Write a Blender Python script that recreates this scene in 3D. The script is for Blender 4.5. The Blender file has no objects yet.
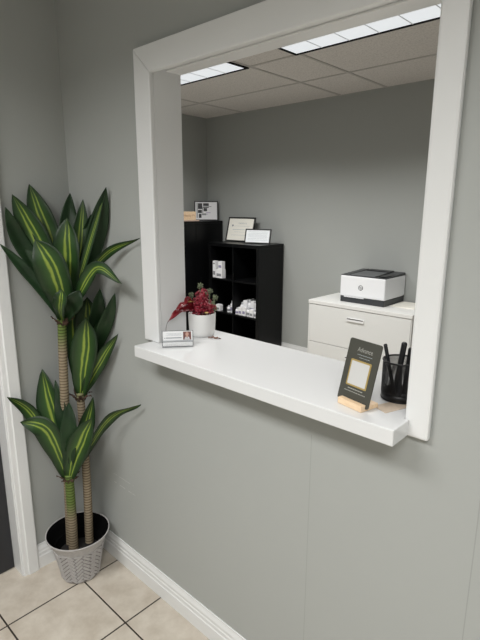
import bpy, bmesh, math, random
from mathutils import Vector, Matrix
random.seed(7)
PI = math.pi
scn = bpy.context.scene
C = scn.collection

# ------------------------------------------------------------------ materials
def mat(name, col, rough=.5, metal=0., emis=None, estr=0., spec=.5, noise=None, bump=None, trans=0.):
    m = bpy.data.materials.new(name); m.use_nodes = True
    nt = m.node_tree; b = nt.nodes['Principled BSDF']
    b.inputs['Base Color'].default_value = (*col, 1)
    b.inputs['Roughness'].default_value = rough
    b.inputs['Metallic'].default_value = metal
    b.inputs['Specular IOR Level'].default_value = spec
    b.inputs['Transmission Weight'].default_value = trans
    if emis:
        b.inputs['Emission Color'].default_value = (*emis, 1)
        b.inputs['Emission Strength'].default_value = estr
    tc = nt.nodes.new('ShaderNodeTexCoord')
    if noise:                                   # (scale, amount)
        n = nt.nodes.new('ShaderNodeTexNoise'); n.inputs['Scale'].default_value = noise[0]; n.inputs['Detail'].default_value = 5
        r = nt.nodes.new('ShaderNodeValToRGB'); a = noise[1]
        r.color_ramp.elements[0].color = (*[c*(1-a) for c in col], 1); r.color_ramp.elements[0].position = .3
        r.color_ramp.elements[1].color = (*[min(1, c*(1+a)) for c in col], 1); r.color_ramp.elements[1].position = .7
        nt.links.new(tc.outputs['Object'], n.inputs['Vector']); nt.links.new(n.outputs['Fac'], r.inputs['Fac'])
        nt.links.new(r.outputs['Color'], b.inputs['Base Color'])
    if bump:                                    # (scale, strength)
        n = nt.nodes.new('ShaderNodeTexNoise'); n.inputs['Scale'].default_value = bump[0]; n.inputs['Detail'].default_value = 4
        bp = nt.nodes.new('ShaderNodeBump'); bp.inputs['Strength'].default_value = bump[1]; bp.inputs['Distance'].default_value = .002
        nt.links.new(tc.outputs['Object'], n.inputs['Vector']); nt.links.new(n.outputs['Fac'], bp.inputs['Height'])
        nt.links.new(bp.outputs['Normal'], b.inputs['Normal'])
    return m

WALL = (.40, .415, .40)
def wall_material():
    m = mat('grey_wall_paint', WALL, .55, spec=.35, noise=(1.2, .02), bump=(45, .12))
    return m
def main_wall_material():
    # grey paint with two faint upright panel seams and the ghost of a patched outlet
    m = mat('grey_wall_paint_seamed', WALL, .5, spec=.35, bump=(45, .12))
    nt = m.node_tree; b = nt.nodes['Principled BSDF']
    tc = nt.nodes.new('ShaderNodeTexCoord'); sx = nt.nodes.new('ShaderNodeSeparateXYZ')
    nt.links.new(tc.outputs['Object'], sx.inputs[0])
    def math_(op, a, c=None):
        n = nt.nodes.new('ShaderNodeMath'); n.operation = op
        for i, q in enumerate((a, c)):
            if q is None: continue
            if isinstance(q, (int, float)): n.inputs[i].default_value = q
            else: nt.links.new(q, n.inputs[i])
        return n.outputs[0]
    def near(sock, v, w): return math_('LESS_THAN', math_('ABSOLUTE', math_('SUBTRACT', sock, v)), w)
    X, Z = sx.outputs[0], sx.outputs[2]
    low = math_('LESS_THAN', Z, 1.0)
    seam = math_('MULTIPLY', math_('MAXIMUM', near(X, 1.282, .0011), near(X, 1.735, .0013)), low)
    a = math_('MULTIPLY', near(X, .30, .085), math_('MAXIMUM', near(Z, .405, .0016), near(Z, .447, .0012)))
    n = nt.nodes.new('ShaderNodeTexNoise'); n.inputs['Scale'].default_value = 30
    nt.links.new(tc.outputs['Object'], n.inputs['Vector'])
    a = math_('MULTIPLY', a, math_('GREATER_THAN', n.outputs['Fac'], .47))
    m1 = nt.nodes.new('ShaderNodeMix'); m1.data_type = 'RGBA'
    m1.inputs[6].default_value = (*WALL, 1); m1.inputs[7].default_value = (.27, .28, .27, 1)
    nt.links.new(math_('MULTIPLY', seam, .55), m1.inputs[0])
    m2 = nt.nodes.new('ShaderNodeMix'); m2.data_type = 'RGBA'
    nt.links.new(math_('MULTIPLY', a, .5), m2.inputs[0]); nt.links.new(m1.outputs[2], m2.inputs[6]); m2.inputs[7].default_value = (.75, .76, .74, 1)
    nt.links.new(m2.outputs[2], b.inputs['Base Color'])
    return m
def tile_material():
    m = mat('beige_floor_tile', (.6, .55, .48), .38, spec=.4)
    nt = m.node_tree; b = nt.nodes['Principled BSDF']
    tc = nt.nodes.new('ShaderNodeTexCoord'); mp = nt.nodes.new('ShaderNodeMapping')
    mp.inputs['Location'].default_value = (-.2265 + .33*10, .1922 + .33*20, 0)
    br = nt.nodes.new('ShaderNodeTexBrick'); br.offset = 0; br.squash = 1
    br.inputs['Scale'].default_value = 1; br.inputs['Brick Width'].default_value = .33; br.inputs['Row Height'].default_value = .33
    br.inputs['Mortar Size'].default_value = .0034; br.inputs['Mortar Smooth'].default_value = .1
    n = nt.nodes.new('ShaderNodeTexNoise'); n.inputs['Scale'].default_value = 9; n.inputs['Detail'].default_value = 7; n.inputs['Roughness'].default_value = .65
    r = nt.nodes.new('ShaderNodeValToRGB')
    r.color_ramp.elements[0].position = .32; r.color_ramp.elements[0].color = (.45, .395, .325, 1)
    r.color_ramp.elements[1].position = .68; r.color_ramp.elements[1].color = (.60, .55, .475, 1)
    nt.links.new(tc.outputs['Object'], mp.inputs[0]); nt.links.new(mp.outputs[0], br.inputs['Vector']); nt.links.new(tc.outputs['Object'], n.inputs['Vector'])
    nt.links.new(n.outputs['Fac'], r.inputs['Fac'])
    nt.links.new(r.outputs['Color'], br.inputs['Color1']); nt.links.new(r.outputs['Color'], br.inputs['Color2'])
    br.inputs['Mortar'].default_value = (.035, .028, .022, 1)
    nt.links.new(br.outputs['Color'], b.inputs['Base Color'])
    bp = nt.nodes.new('ShaderNodeBump'); bp.inputs['Strength'].default_value = .4; bp.inputs['Distance'].default_value = .002; bp.invert = True
    nt.links.new(br.outputs['Fac'], bp.inputs['Height']); nt.links.new(bp.outputs['Normal'], b.inputs['Normal'])
    return m
def ceiling_material():
    m = mat('ceiling_tile', (.62, .585, .55), .95, spec=.1)
    nt = m.node_tree; b = nt.nodes['Principled BSDF']
    tc = nt.nodes.new('ShaderNodeTexCoord')
    n = nt.nodes.new('ShaderNodeTexNoise'); n.inputs['Scale'].default_value = 90; n.inputs['Detail'].default_value = 6
    r = nt.nodes.new('ShaderNodeValToRGB')
    r.color_ramp.elements[0].position = .36; r.color_ramp.elements[0].color = (.63, .605, .585, 1)
    r.color_ramp.elements[1].position = .55; r.color_ramp.elements[1].color = (.76, .73, .705, 1)
    nt.links.new(tc.outputs['Object'], n.inputs['Vector']); nt.links.new(n.outputs['Fac'], r.inputs['Fac']); nt.links.new(r.outputs['Color'], b.inputs['Base Color'])
    return m
def leaf_material():
    m = mat('striped_leaf', (.02, .06, .02), .42, spec=.45)
    nt = m.node_tree; b = nt.nodes['Principled BSDF']
    uv = nt.nodes.new('ShaderNodeUVMap'); uv.uv_map = 'UVMap'
    n = nt.nodes.new('ShaderNodeTexNoise'); n.inputs['Scale'].default_value = 5; n.inputs['Detail'].default_value = 2
    mp = nt.nodes.new('ShaderNodeMapping'); mp.inputs['Scale'].default_value = (1, 1.2, 1)
    nt.links.new(uv.outputs[0], mp.inputs[0]); nt.links.new(mp.outputs[0], n.inputs['Vector'])
    ad = nt.nodes.new('ShaderNodeVectorMath'); ad.operation = 'MULTIPLY_ADD'
    ad.inputs[1].default_value = (.12, 0, 0)
    nt.links.new(n.outputs['Color'], ad.inputs[0]); nt.links.new(uv.outputs[0], ad.inputs[2])
    sp = nt.nodes.new('ShaderNodeSeparateXYZ'); nt.links.new(ad.outputs[0], sp.inputs[0])
    cen = nt.nodes.new('ShaderNodeMath'); cen.operation = 'SUBTRACT'; cen.inputs[1].default_value = .06; nt.links.new(sp.outputs[0], cen.inputs[0])
    r = nt.nodes.new('ShaderNodeValToRGB'); cr = r.color_ramp
    dark, mid, lime = (.008, .025, .007, 1), (.030, .080, .016, 1), (.25, .33, .05, 1)
    stops = [(0, dark), (.10, (.012, .036, .009, 1)), (.33, mid), (.37, (.04, .10, .016, 1)), (.405, lime), (.445, lime), (.475, mid), (.57, (.035, .09, .015, 1)), (.60, lime), (.645, lime), (.675, mid), (.9, (.012, .036, .009, 1)), (1, dark)]
    while len(cr.elements) > 1: cr.elements.remove(cr.elements[-1])
    cr.elements[0].position = stops[0][0]; cr.elements[0].color = stops[0][1]
    for p_, c_ in stops[1:]:
        e = cr.elements.new(p_); e.color = c_
    nt.links.new(cen.outputs[0], r.inputs['Fac'])
    # the stripes fade out near the tip
    t = nt.nodes.new('ShaderNodeMapRange'); t.inputs[1].default_value = .82; t.inputs[2].default_value = 1.0
    mx = nt.nodes.new('ShaderNodeMix'); mx.data_type = 'RGBA'
    nt.links.new(sp.outputs[1], t.inputs[0]); nt.links.new(t.outputs[0], mx.inputs[0]); nt.links.new(r.outputs['Color'], mx.inputs[6]); mx.inputs[7].default_value = (.012, .036, .009, 1)
    nt.links.new(mx.outputs[2], b.inputs['Base Color'])
    w = nt.nodes.new('ShaderNodeTexWave'); w.inputs['Scale'].default_value = 9; w.bands_direction = 'X'
    nt.links.new(uv.outputs[0], w.inputs['Vector'])
    bp = nt.nodes.new('ShaderNodeBump'); bp.inputs['Strength'].default_value = .25; bp.inputs['Distance'].default_value = .001
    nt.links.new(w.outputs['Fac'], bp.inputs['Height']); nt.links.new(bp.outputs['Normal'], b.inputs['Normal'])
    return m
def trunk_material(green_from):
    # ringed tan cane, green above the given height (object z)
    m = mat('cane', (.33, .25, .17), .7, spec=.2)
    nt = m.node_tree; b = nt.nodes['Principled BSDF']
    tc = nt.nodes.new('ShaderNodeTexCoord'); sp = nt.nodes.new('ShaderNodeSeparateXYZ')
    nt.links.new(tc.outputs['Object'], sp.inputs[0])
    mr = nt.nodes.new('ShaderNodeMapRange'); mr.inputs[1].default_value = green_from; mr.inputs[2].default_value = green_from + .09
    nt.links.new(sp.outputs[2], mr.inputs[0])
    mx = nt.nodes.new('ShaderNodeMix'); mx.data_type = 'RGBA'
    mx.inputs[6].default_value = (.30, .245, .17, 1); mx.inputs[7].default_value = (.13, .19, .05, 1)
    nt.links.new(mr.outputs[0], mx.inputs[0])
    w = nt.nodes.new('ShaderNodeTexWave'); w.bands_direction = 'Z'; w.inputs['Scale'].default_value = 24; w.inputs['Distortion'].default_value = 1.2
    w.inputs['Detail'].default_value = 1
    nt.links.new(tc.outputs['Object'], w.inputs['Vector'])
    r = nt.nodes.new('ShaderNodeValToRGB'); r.color_ramp.elements[0].position = .05; r.color_ramp.elements[0].color = (.38, .33, .28, 1); r.color_ramp.elements[1].position = .4; r.color_ramp.elements[1].color = (1, 1, 1, 1)
    nt.links.new(w.outputs['Fac'], r.inputs['Fac'])
    mu = nt.nodes.new('ShaderNodeMix'); mu.data_type = 'RGBA'; mu.blend_type = 'MULTIPLY'; mu.inputs[0].default_value = 1
    nt.links.new(mx.outputs[2], mu.inputs[6]); nt.links.new(r.outputs['Color'], mu.inputs[7]); nt.links.new(mu.outputs[2], b.inputs['Base Color'])
    return m
def wood_material(name, a, c, scale=14):
    m = mat(name, a, .5, spec=.3)
    nt = m.node_tree; b = nt.nodes['Principled BSDF']
    tc = nt.nodes.new('ShaderNodeTexCoord'); mp = nt.nodes.new('ShaderNodeMapping'); mp.inputs['Scale'].default_value = (1, 9, 9)
    n = nt.nodes.new('ShaderNodeTexNoise'); n.inputs['Scale'].default_value = scale; n.inputs['Detail'].default_value = 4
    r = nt.nodes.new('ShaderNodeValToRGB'); r.color_ramp.elements[0].position = .3; r.color_ramp.elements[0].color = (*a, 1); r.color_ramp.elements[1].position = .7; r.color_ramp.elements[1].color = (*c, 1)
    nt.links.new(tc.outputs['Object'], mp.inputs[0]); nt.links.new(mp.outputs[0], n.inputs['Vector']); nt.links.new(n.outputs['Fac'], r.inputs['Fac']); nt.links.new(r.outputs['Color'], b.inputs['Base Color'])
    return m
def mesh_wire_material():
    # black metal with round holes: expanded-metal look
    m = mat('black_wire', (.012, .012, .013), .4, .3)
    return m

M_wall = wall_material(); M_mainwall = main_wall_material(); M_tile = tile_material(); M_ceil = ceiling_material()
M_trim = mat('white_trim_paint', (.78, .79, .79), .3, spec=.5, bump=(18, .05))
M_sill = mat('white_gloss_sill', (.74, .75, .755), .16, spec=.6)
M_grid = mat('ceiling_grid', (.52, .50, .48), .6)
M_door = mat('dark_door', (.022, .023, .027), .45, noise=(8, .15))
M_black = mat('black_laminate', (.0035, .0037, .0042), .35, spec=.25)
M_blackp = mat('black_plastic', (.012, .0125, .014), .38)
M_edgeblack = mat('black_light_trim', (.006, .006, .006), .8, spec=.1)
M_frame = mat('black_frame', (.012, .012, .013), .35)
M_paper_cream = mat('cream_paper', (.92, .90, .82), .6)
M_paper_white = mat('white_paper', (.90, .93, .95), .6)
M_ink = mat('ink', (.08, .08, .09), .8)
M_ink_soft = mat('pale_ink', (.45, .50, .53), .8)
M_cab = mat('white_steel_cabinet', (.76, .765, .75), .38)
M_gap = mat('shadow_gap', (.05, .05, .05), .8)
M_handle = mat('handle_recess', (.10, .10, .10), .5)
M_pull = mat('silver_white_pull', (.85, .85, .85), .25)
M_chrome = mat('chrome', (.75, .75, .76), .2, 1.)
M_printer = mat('white_printer_plastic', (.85, .86, .88), .35)
M_ptop = mat('charcoal_plastic', (.035, .038, .042), .4)
M_leaf = leaf_material()
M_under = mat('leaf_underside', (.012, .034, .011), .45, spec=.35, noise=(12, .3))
M_sheath = mat('brown_sheath', (.09, .05, .035), .75, noise=(30, .4))
M_pot = mat('grey_pot', (.46, .445, .44), .5, noise=(60, .08))
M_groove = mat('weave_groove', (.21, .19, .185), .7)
M_liner = mat('black_liner', (.003, .003, .003), .95, spec=.05)
M_soil = mat('soil', (.012, .010, .009), .95, bump=(60, .8))
M_ceramic = mat('white_ceramic', (.80, .80, .79), .35)
M_berry = mat('red_berry', (.26, .012, .03), .3, spec=.6, noise=(60, .5))
M_red = mat('red_foil_leaf', (.17, .006, .012), .28, spec=.6, noise=(40, .4))
M_frost = mat('frosted_sprig', (.17, .20, .12), .8, noise=(80, .5))
M_stem = mat('dark_stem', (.06, .03, .02), .7)
M_gold = mat('gold', (.52, .38, .14), .4, .4)
M_olive = mat('olive_black_card', (.062, .062, .050), .45)
M_pine = wood_material('pine', (.80, .57, .36), (.90, .70, .48))
M_kraft = mat('kraft_card', (.58, .48, .38), .8, noise=(60, .1))
M_wire = mesh_wire_material()
M_clear = mat('clear_acrylic', (.9, .92, .93), .08)
M_clear.node_tree.nodes['Principled BSDF'].inputs['Alpha'].default_value = .16
M_edge = mat('acrylic_edge', (.13, .14, .15), .3)
M_portrait = mat('portrait_brown', (.17, .07, .06), .6)
M_skin = mat('portrait_skin', (.55, .33, .26), .6)
M_grey_ink = mat('grey_print', (.25, .27, .30), .7)
M_product = mat('white_product', (.9, .9, .92), .45)
M_plabel = mat('lilac_label', (.30, .28, .42), .6)
M_plabel2 = mat('grey_label', (.25, .26, .28), .6)
M_cap = mat('product_cap', (.55, .56, .58), .4)
M_orange = mat('orange_wood', (.40, .18, .07), .5)
M_photo_dark = mat('collage_dark', (.05, .05, .055), .6)
M_photo_grey = mat('collage_grey', (.35, .36, .37), .6)
M_lilac = mat('lilac_print', (.55, .45, .65), .6)
M_lens = mat('light_diffuser', (.35, .35, .35), .5, emis=(.93, .97, 1.), estr=.72)
M_sliver = mat('brown_sliver', (.16, .06, .03), .8)
M_white_txt = mat('white_print', (.36, .36, .33), .6)
M_door_metal = mat('dull_metal', (.4, .4, .4), .35, 1.)

# ------------------------------------------------------------------ mesh helpers
def box(bm, x0, x1, y0, y1, z0, z1, T=None):
    v = [bm.verts.new(Vector((x, y, z)) if T is None else T @ Vector((x, y, z))) for x in (x0, x1) for y in (y0, y1) for z in (z0, z1)]
    fs = []
    for f in ((0, 1, 3, 2), (4, 6, 7, 5), (0, 4, 5, 1), (2, 3, 7, 6), (0, 2, 6, 4), (1, 5, 7, 3)):
        fs.append(bm.faces.new([v[i] for i in f]))
    return fs
def boxbm(*a, T=None):
    if len(a) == 7: T, a = a[6], a[:6]
    bm = bmesh.new(); box(bm, *a, T=T); return bm
def lathe(bm, prof, n=48, cx=0, cy=0, close=False):
    rings = []
    for r, z in prof:
        if r < 1e-6: rings.append([bm.verts.new((cx, cy, z))])
        else: rings.append([bm.verts.new((cx + r*math.cos(2*PI*i/n), cy + r*math.sin(2*PI*i/n), z)) for i in range(n)])
    for a, b in zip(rings, rings[1:]):
        for i in range(n):
            j = (i+1) % n
            if len(a) == 1 and len(b) == 1: continue
            if len(a) == 1: bm.faces.new((a[0], b[j], b[i]))
            elif len(b) == 1: bm.faces.new((a[i], a[j], b[0]))
            else: bm.faces.new((a[i], a[j], b[j], b[i]))
    return bm
def cr(pts, n):
    P = [Vector(p) for p in pts]; P = [2*P[0]-P[1]] + P + [2*P[-1]-P[-2]]
    out = []; segs = len(P) - 3
    for k in range(n+1):
        t = k/n*segs; i = min(int(t), segs-1); t -= i
        a, b, c, d = P[i:i+4]
        out.append(.5*((2*b) + (c-a)*t + (2*a-5*b+4*c-d)*t*t + (3*b-a-3*c+d)*t**3))
    return out
def tube(bm, pts, rad, n=12, sm=8, cap=True):
    Q = cr(pts, sm) if sm else [Vector(p) for p in pts]
    rings = []
    for i, q in enumerate(Q):
        t = (Q[min(i+1, len(Q)-1)] - Q[max(i-1, 0)]).normalized()
        s = t.cross(Vector((0, 0, 1)) if abs(t.z) < .9 else Vector((1, 0, 0))).normalized(); u = s.cross(t)
        r = rad(i/(len(Q)-1)) if callable(rad) else rad
        rings.append([bm.verts.new(q + (s*math.cos(2*PI*k/n) + u*math.sin(2*PI*k/n))*r) for k in range(n)])
    for a, b in zip(rings, rings[1:]):
        for k in range(n):
            j = (k+1) % n; bm.faces.new((a[k], a[j], b[j], b[k]))
    if cap: bm.faces.new(rings[0][::-1]); bm.faces.new(rings[-1])
    return bm
def obj(name, bm, m, parent=None, bevel=0., smooth=False, seg=2, local=False):
    """link a bmesh as one object; world coordinates are kept when a parent is given (unless local)"""
    bmesh.ops.recalc_face_normals(bm, faces=bm.faces)
    me = bpy.data.meshes.new(name); bm.to_mesh(me); bm.free()
    ms = m if isinstance(m, (list, tuple)) else [m]
    for q in ms: me.materials.append(q)
    o = bpy.data.objects.new(name, me); C.objects.link(o)
    if smooth:
        for f in me.polygons: f.use_smooth = True
    if bevel:
        b = o.modifiers.new('bevel', 'BEVEL'); b.width = bevel; b.segments = seg; b.limit_method = 'ANGLE'; b.angle_limit = math.radians(40)
        b.harden_normals = False
    if parent: 
        o.parent = parent
        if not local:
            if parent.type == 'EMPTY': o.matrix_parent_inverse = parent.matrix_basis.inverted()
    return o
def thing(name, label, cat, loc=(0, 0, 0), rz=0, group=None):
    o = bpy.data.objects.new(name, None); C.objects.link(o); o.empty_display_size = .05
    o.location = loc; o.rotation_euler = (0, 0, rz); return tag(o, label, cat, group)
def tag(o, label, cat, group=None):
    o['label'] = label; o['category'] = cat
    if group: o['group'] = group
    return o
def struct(name, bm, m, bevel=0., parent=None, smooth=False):
    o = obj(name, bm, m, parent, bevel, smooth)
    if not parent: o['kind'] = 'structure'
    return o
def text_bm(bm, s, size, T, depth=.0002, align='CENTER', shear=0., squeeze=1.):
    """write s on the local XZ plane of T (x right, z up, facing -y)"""
    cu = bpy.data.curves.new('t', 'FONT'); cu.body = s; cu.size = size; cu.align_x = align; cu.align_y = 'CENTER'; cu.extrude = depth; cu.shear = shear
    cu.resolution_u = 3
    to = bpy.data.objects.new('t', cu); C.objects.link(to)
    dg = bpy.context.evaluated_depsgraph_get(); dg.update()
    me = bpy.data.meshes.new_from_object(to.evaluated_get(dg))
    R_ = Matrix(((squeeze, 0, 0, 0), (0, 0, -1, 0), (0, 1, 0, 0), (0, 0, 0, 1)))
    me.transform(T @ R_); bm.from_mesh(me)
    bpy.data.objects.remove(to); bpy.data.curves.remove(cu); bpy.data.meshes.remove(me)
    return bm
def place(x, y, z, yaw=0., lean=0.):
    """frame: local x along the width, local -y the front face, z up; leaned back by lean about its foot"""
    return Matrix.Translation((x, y, z)) @ Matrix.Rotation(yaw, 4, 'Z') @ Matrix.Rotation(-lean, 4, 'X')
def rrect(bm, w, h, r, y0, y1, T, n=5, z0=0.):
    """rounded plate, width w centred, from z0 to z0+h, between y0 and y1"""
    pts = []
    for cx, cz, a in ((w/2-r, h-r, 0), (-w/2+r, h-r, 1), (-w/2+r, r, 2), (w/2-r, r, 3)):
        for k in range(n+1):
            t = (a + k/n)*PI/2; pts.append((cx + r*math.cos(t), cz + r*math.sin(t) + z0))
    A = [bm.verts.new(T @ Vector((x, y0, z))) for x, z in pts]; B = [bm.verts.new(T @ Vector((x, y1, z))) for x, z in pts]
    bm.faces.new(A); bm.faces.new(B[::-1])
    for i in range(len(A)):
        j = (i+1) % len(A); bm.faces.new((A[i], B[i], B[j], A[j]))
    return bm
EXPOSURE = 0.0
LEAVES = [
    ('A', [(0.140, -0.156, 1.186), (0.112, -0.193, 1.279), (0.069, -0.256, 1.394), (0.044, -0.324, 1.490)], 0.0452, 25, 1),
    ('A', [(0.144, -0.147, 1.202), (0.094, -0.160, 1.359), (0.048, -0.190, 1.523), (0.027, -0.252, 1.677)], 0.1146, 0, 0),
    ('A', [(0.142, -0.152, 1.194), (0.062, -0.194, 1.379), (0.032, -0.248, 1.509), (0.042, -0.289, 1.628)], 0.0662, 30, 1),
    ('A', [(0.146, -0.145, 1.202), (0.095, -0.131, 1.409), (0.044, -0.150, 1.577), (0.023, -0.180, 1.717)], 0.1039, 10, 0),
    ('A', [(0.153, -0.146, 1.178), (0.201, -0.176, 1.304), (0.208, -0.211, 1.421), (0.175, -0.245, 1.511)], 0.1269, 0, 0),
    ('A', [(0.154, -0.140, 1.194), (0.187, -0.138, 1.325), (0.197, -0.131, 1.472), (0.192, -0.119, 1.591)], 0.1105, 0, 0),
    ('A', [(0.152, -0.139, 1.202), (0.126, -0.102, 1.377), (0.093, -0.065, 1.556), (0.071, -0.034, 1.685)], 0.0756, 30, 1),
    ('A', [(0.159, -0.134, 1.202), (0.164, -0.089, 1.359), (0.163, -0.053, 1.518), (0.161, -0.028, 1.660)], 0.0697, 20, 0),
    ('A', [(0.162, -0.131, 1.202), (0.196, -0.067, 1.355), (0.272, -0.034, 1.556), (0.326, -0.022, 1.703)], 0.0768, 25, 1),
    ('A', [(0.154, -0.135, 1.210), (0.220, -0.113, 1.326), (0.272, -0.063, 1.519), (0.317, -0.016, 1.703)], 0.0291, 10, 0),
    ('A', [(0.160, -0.129, 1.210), (0.231, -0.087, 1.345), (0.346, -0.042, 1.460), (0.522, -0.017, 1.520)], 0.0374, 40, 0),
    ('A', [(0.160, -0.135, 1.194), (0.252, -0.129, 1.288), (0.358, -0.101, 1.405), (0.492, -0.083, 1.356)], 0.0532, 0, 0),
    ('A', [(0.152, -0.150, 1.170), (0.218, -0.191, 1.236), (0.263, -0.206, 1.288), (0.269, -0.202, 1.326)], 0.0573, 0, 0),
    ('A', [(0.159, -0.140, 1.178), (0.233, -0.153, 1.241), (0.278, -0.157, 1.279), (0.292, -0.141, 1.318)], 0.0697, 20, 1),
    ('A', [(0.157, -0.132, 1.210), (0.160, -0.073, 1.357), (0.165, -0.029, 1.497), (0.199, -0.018, 1.601)], 0.0566, 20, 1),
    ('B', [(0.150, -0.095, 0.835), (0.180, -0.093, 0.956), (0.208, -0.085, 1.083), (0.221, -0.084, 1.191)], 0.1127, 0, 0),
    ('B', [(0.145, -0.096, 0.844), (0.123, -0.091, 0.987), (0.116, -0.086, 1.118), (0.120, -0.085, 1.219)], 0.0765, 25, 0),
    ('B', [(0.154, -0.092, 0.831), (0.193, -0.071, 0.909), (0.255, -0.039, 1.017), (0.348, -0.020, 1.130)], 0.0572, 10, 0),
    ('B', [(0.150, -0.088, 0.856), (0.147, -0.050, 1.028), (0.160, -0.043, 1.162), (0.139, -0.028, 1.256)], 0.1084, 0, 0),
    ('B', [(0.155, -0.081, 0.865), (0.189, -0.036, 1.034), (0.286, -0.028, 1.180), (0.344, -0.020, 1.297)], 0.0574, 25, 1),
    ('B', [(0.155, -0.081, 0.865), (0.157, -0.030, 1.048), (0.217, -0.031, 1.203), (0.235, -0.021, 1.305)], 0.0635, 35, 1),
    ('C', [(0.140, -0.183, 0.490), (0.075, -0.228, 0.646), (0.028, -0.276, 0.786), (0.044, -0.361, 0.875)], 0.0559, 20, 0),
    ('C', [(0.140, -0.183, 0.490), (0.101, -0.183, 0.638), (0.054, -0.191, 0.795), (0.026, -0.199, 0.950)], 0.1095, 0, 0),
    ('C', [(0.143, -0.186, 0.473), (0.154, -0.221, 0.615), (0.146, -0.267, 0.739), (0.108, -0.345, 0.780)], 0.0934, 10, 0),
    ('C', [(0.151, -0.181, 0.464), (0.197, -0.174, 0.575), (0.253, -0.155, 0.690), (0.302, -0.134, 0.788)], 0.1007, 0, 0),
    ('C', [(0.150, -0.174, 0.490), (0.166, -0.141, 0.598), (0.193, -0.105, 0.712), (0.214, -0.074, 0.838)], 0.0708, 30, 0),
    ('C', [(0.156, -0.174, 0.473), (0.239, -0.108, 0.649), (0.342, -0.066, 0.787), (0.487, -0.021, 0.865)], 0.0457, 40, 0),
    ('C', [(0.140, -0.183, 0.490), (0.156, -0.179, 0.633), (0.138, -0.181, 0.771), (0.093, -0.177, 0.911)], 0.0569, 0, 1),
    ('C', [(0.145, -0.181, 0.481), (0.191, -0.190, 0.617), (0.204, -0.187, 0.740), (0.187, -0.170, 0.836)], 0.0667, 10, 1),
]
# ------------------------------------------------------------------ the rooms
XL, XR, XW, ZT, ZS = .610, 1.554, .059, 2.067, 1.143        # opening: left, right, casing width, top, sill top
TH = .118                                                  # wall thickness
H = 2.62
ZHD = 2.076                                                 # underside of the head board
RX, FY = 3.6, -3.2                                          # right wall and the front wall behind the camera
BX, BY = -2.33, 3.0                                         # back office: left wall, back wall
struct('floor', boxbm(BX-.12, RX+.12, FY-.12, BY+.12, -.06, 0), M_tile)
def grid_ceiling():
    bm = bmesh.new(); box(bm, BX-.12, RX+.12, FY-.12, BY+.12, H, H+.06)
    return bm
struct('ceiling', grid_ceiling(), M_ceil)
g = bmesh.new()
for y in (.55, 1.16, 1.77, 2.385, ): box(g, BX, RX, y-.011, y+.011, H-.004, H)
for x in (-1.76, -.56, -.115, 1.115, 2.33): box(g, x-.011, x+.011, TH, BY, H-.0045, H)
struct('trim_1', g, M_grid)
g = bmesh.new()
for y in (-.61, -1.22, -1.83, -2.44): box(g, 0, RX, y-.011, y+.011, H-.004, H)
for x in (1.15, 2.37): box(g, x-.011, x+.011, FY, 0, H-.0045, H)
struct('trim_2', g, M_grid)
# the wall with the opening
bm = bmesh.new()
JT = .018
box(bm, BX, XL-JT, 0, TH, 0, H); box(bm, XR+JT, RX, 0, TH, 0, H)
box(bm, XL-JT, XR+JT, 0, TH, 0, ZS-.0408); box(bm, XL-JT, XR+JT, 0, TH, ZHD+JT, H)
struct('wall_main', bm, M_mainwall)
DY0, DY1, DH = -.362, -1.22, 2.06                            # doorway in the left wall
bm = bmesh.new()
box(bm, -.12, 0, DY0, 0, 0, H); box(bm, -.12, 0, FY, DY1, 0, H); box(bm, -.12, 0, DY1, DY0, DH, H)
struct('wall_left', bm, M_wall)
struct('wall_front', boxbm(-.12, RX, FY-.12, FY, 0, H), M_wall)
struct('wall_right', boxbm(RX, RX+.12, FY-.12, BY+.12, 0, H), M_wall)
struct('wall_back', boxbm(BX-.12, RX, BY, BY+.12, 0, H), M_wall)
struct('wall_office_left', boxbm(BX-.12, BX, 0, BY, 0, H), M_wall)
# window opening: casing, jambs, header with stop
def casing_upright(x0, x1, z0, z1):
    return boxbm(x0, x1, -.018, 0, z0, z1)
w = struct('window_1', boxbm(XL-JT, XL, 0, TH, ZS, ZHD), M_trim, .0015)
def wpart(name, bm, bev=.004): return obj(name, bm, M_trim, w, bev)
bm = bmesh.new(); box(bm, XR, XR+JT, 0, TH, ZS, ZHD); wpart('window_jamb', bm)
bm = bmesh.new(); box(bm, XL-JT, XR+JT, 0, TH, ZHD, ZHD+JT); box(bm, XL, XR, .052, TH-.0005, ZHD-.006, ZHD); wpart('window_header', bm, .002)
def mitred(pts):
    m_ = bmesh.new(); A = [m_.verts.new((x, -.018, z)) for x, z in pts]; B = [m_.verts.new((x, 0, z)) for x, z in pts]
    m_.faces.new(A); m_.faces.new(B[::-1])
    for i in range(len(A)): m_.faces.new((A[i], A[(i+1) % len(A)], B[(i+1) % len(A)], B[i]))
    return m_
ZO, ZC = 2.141, 2.056
wpart('casing', mitred([(.526, ZS), (XL+.001, ZS), (XL+.001, ZC), (.526, ZO)]), .004)
wpart('casing', mitred([(XR, ZS-.043), (XR+XW, ZS-.043), (XR+XW, ZO), (XR, ZC)]), .006)
wpart('casing', mitred([(.526, ZO), (XL+.001, ZC), (XR, ZC), (XR+XW, ZO)]), .004)
bm.free()
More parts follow.
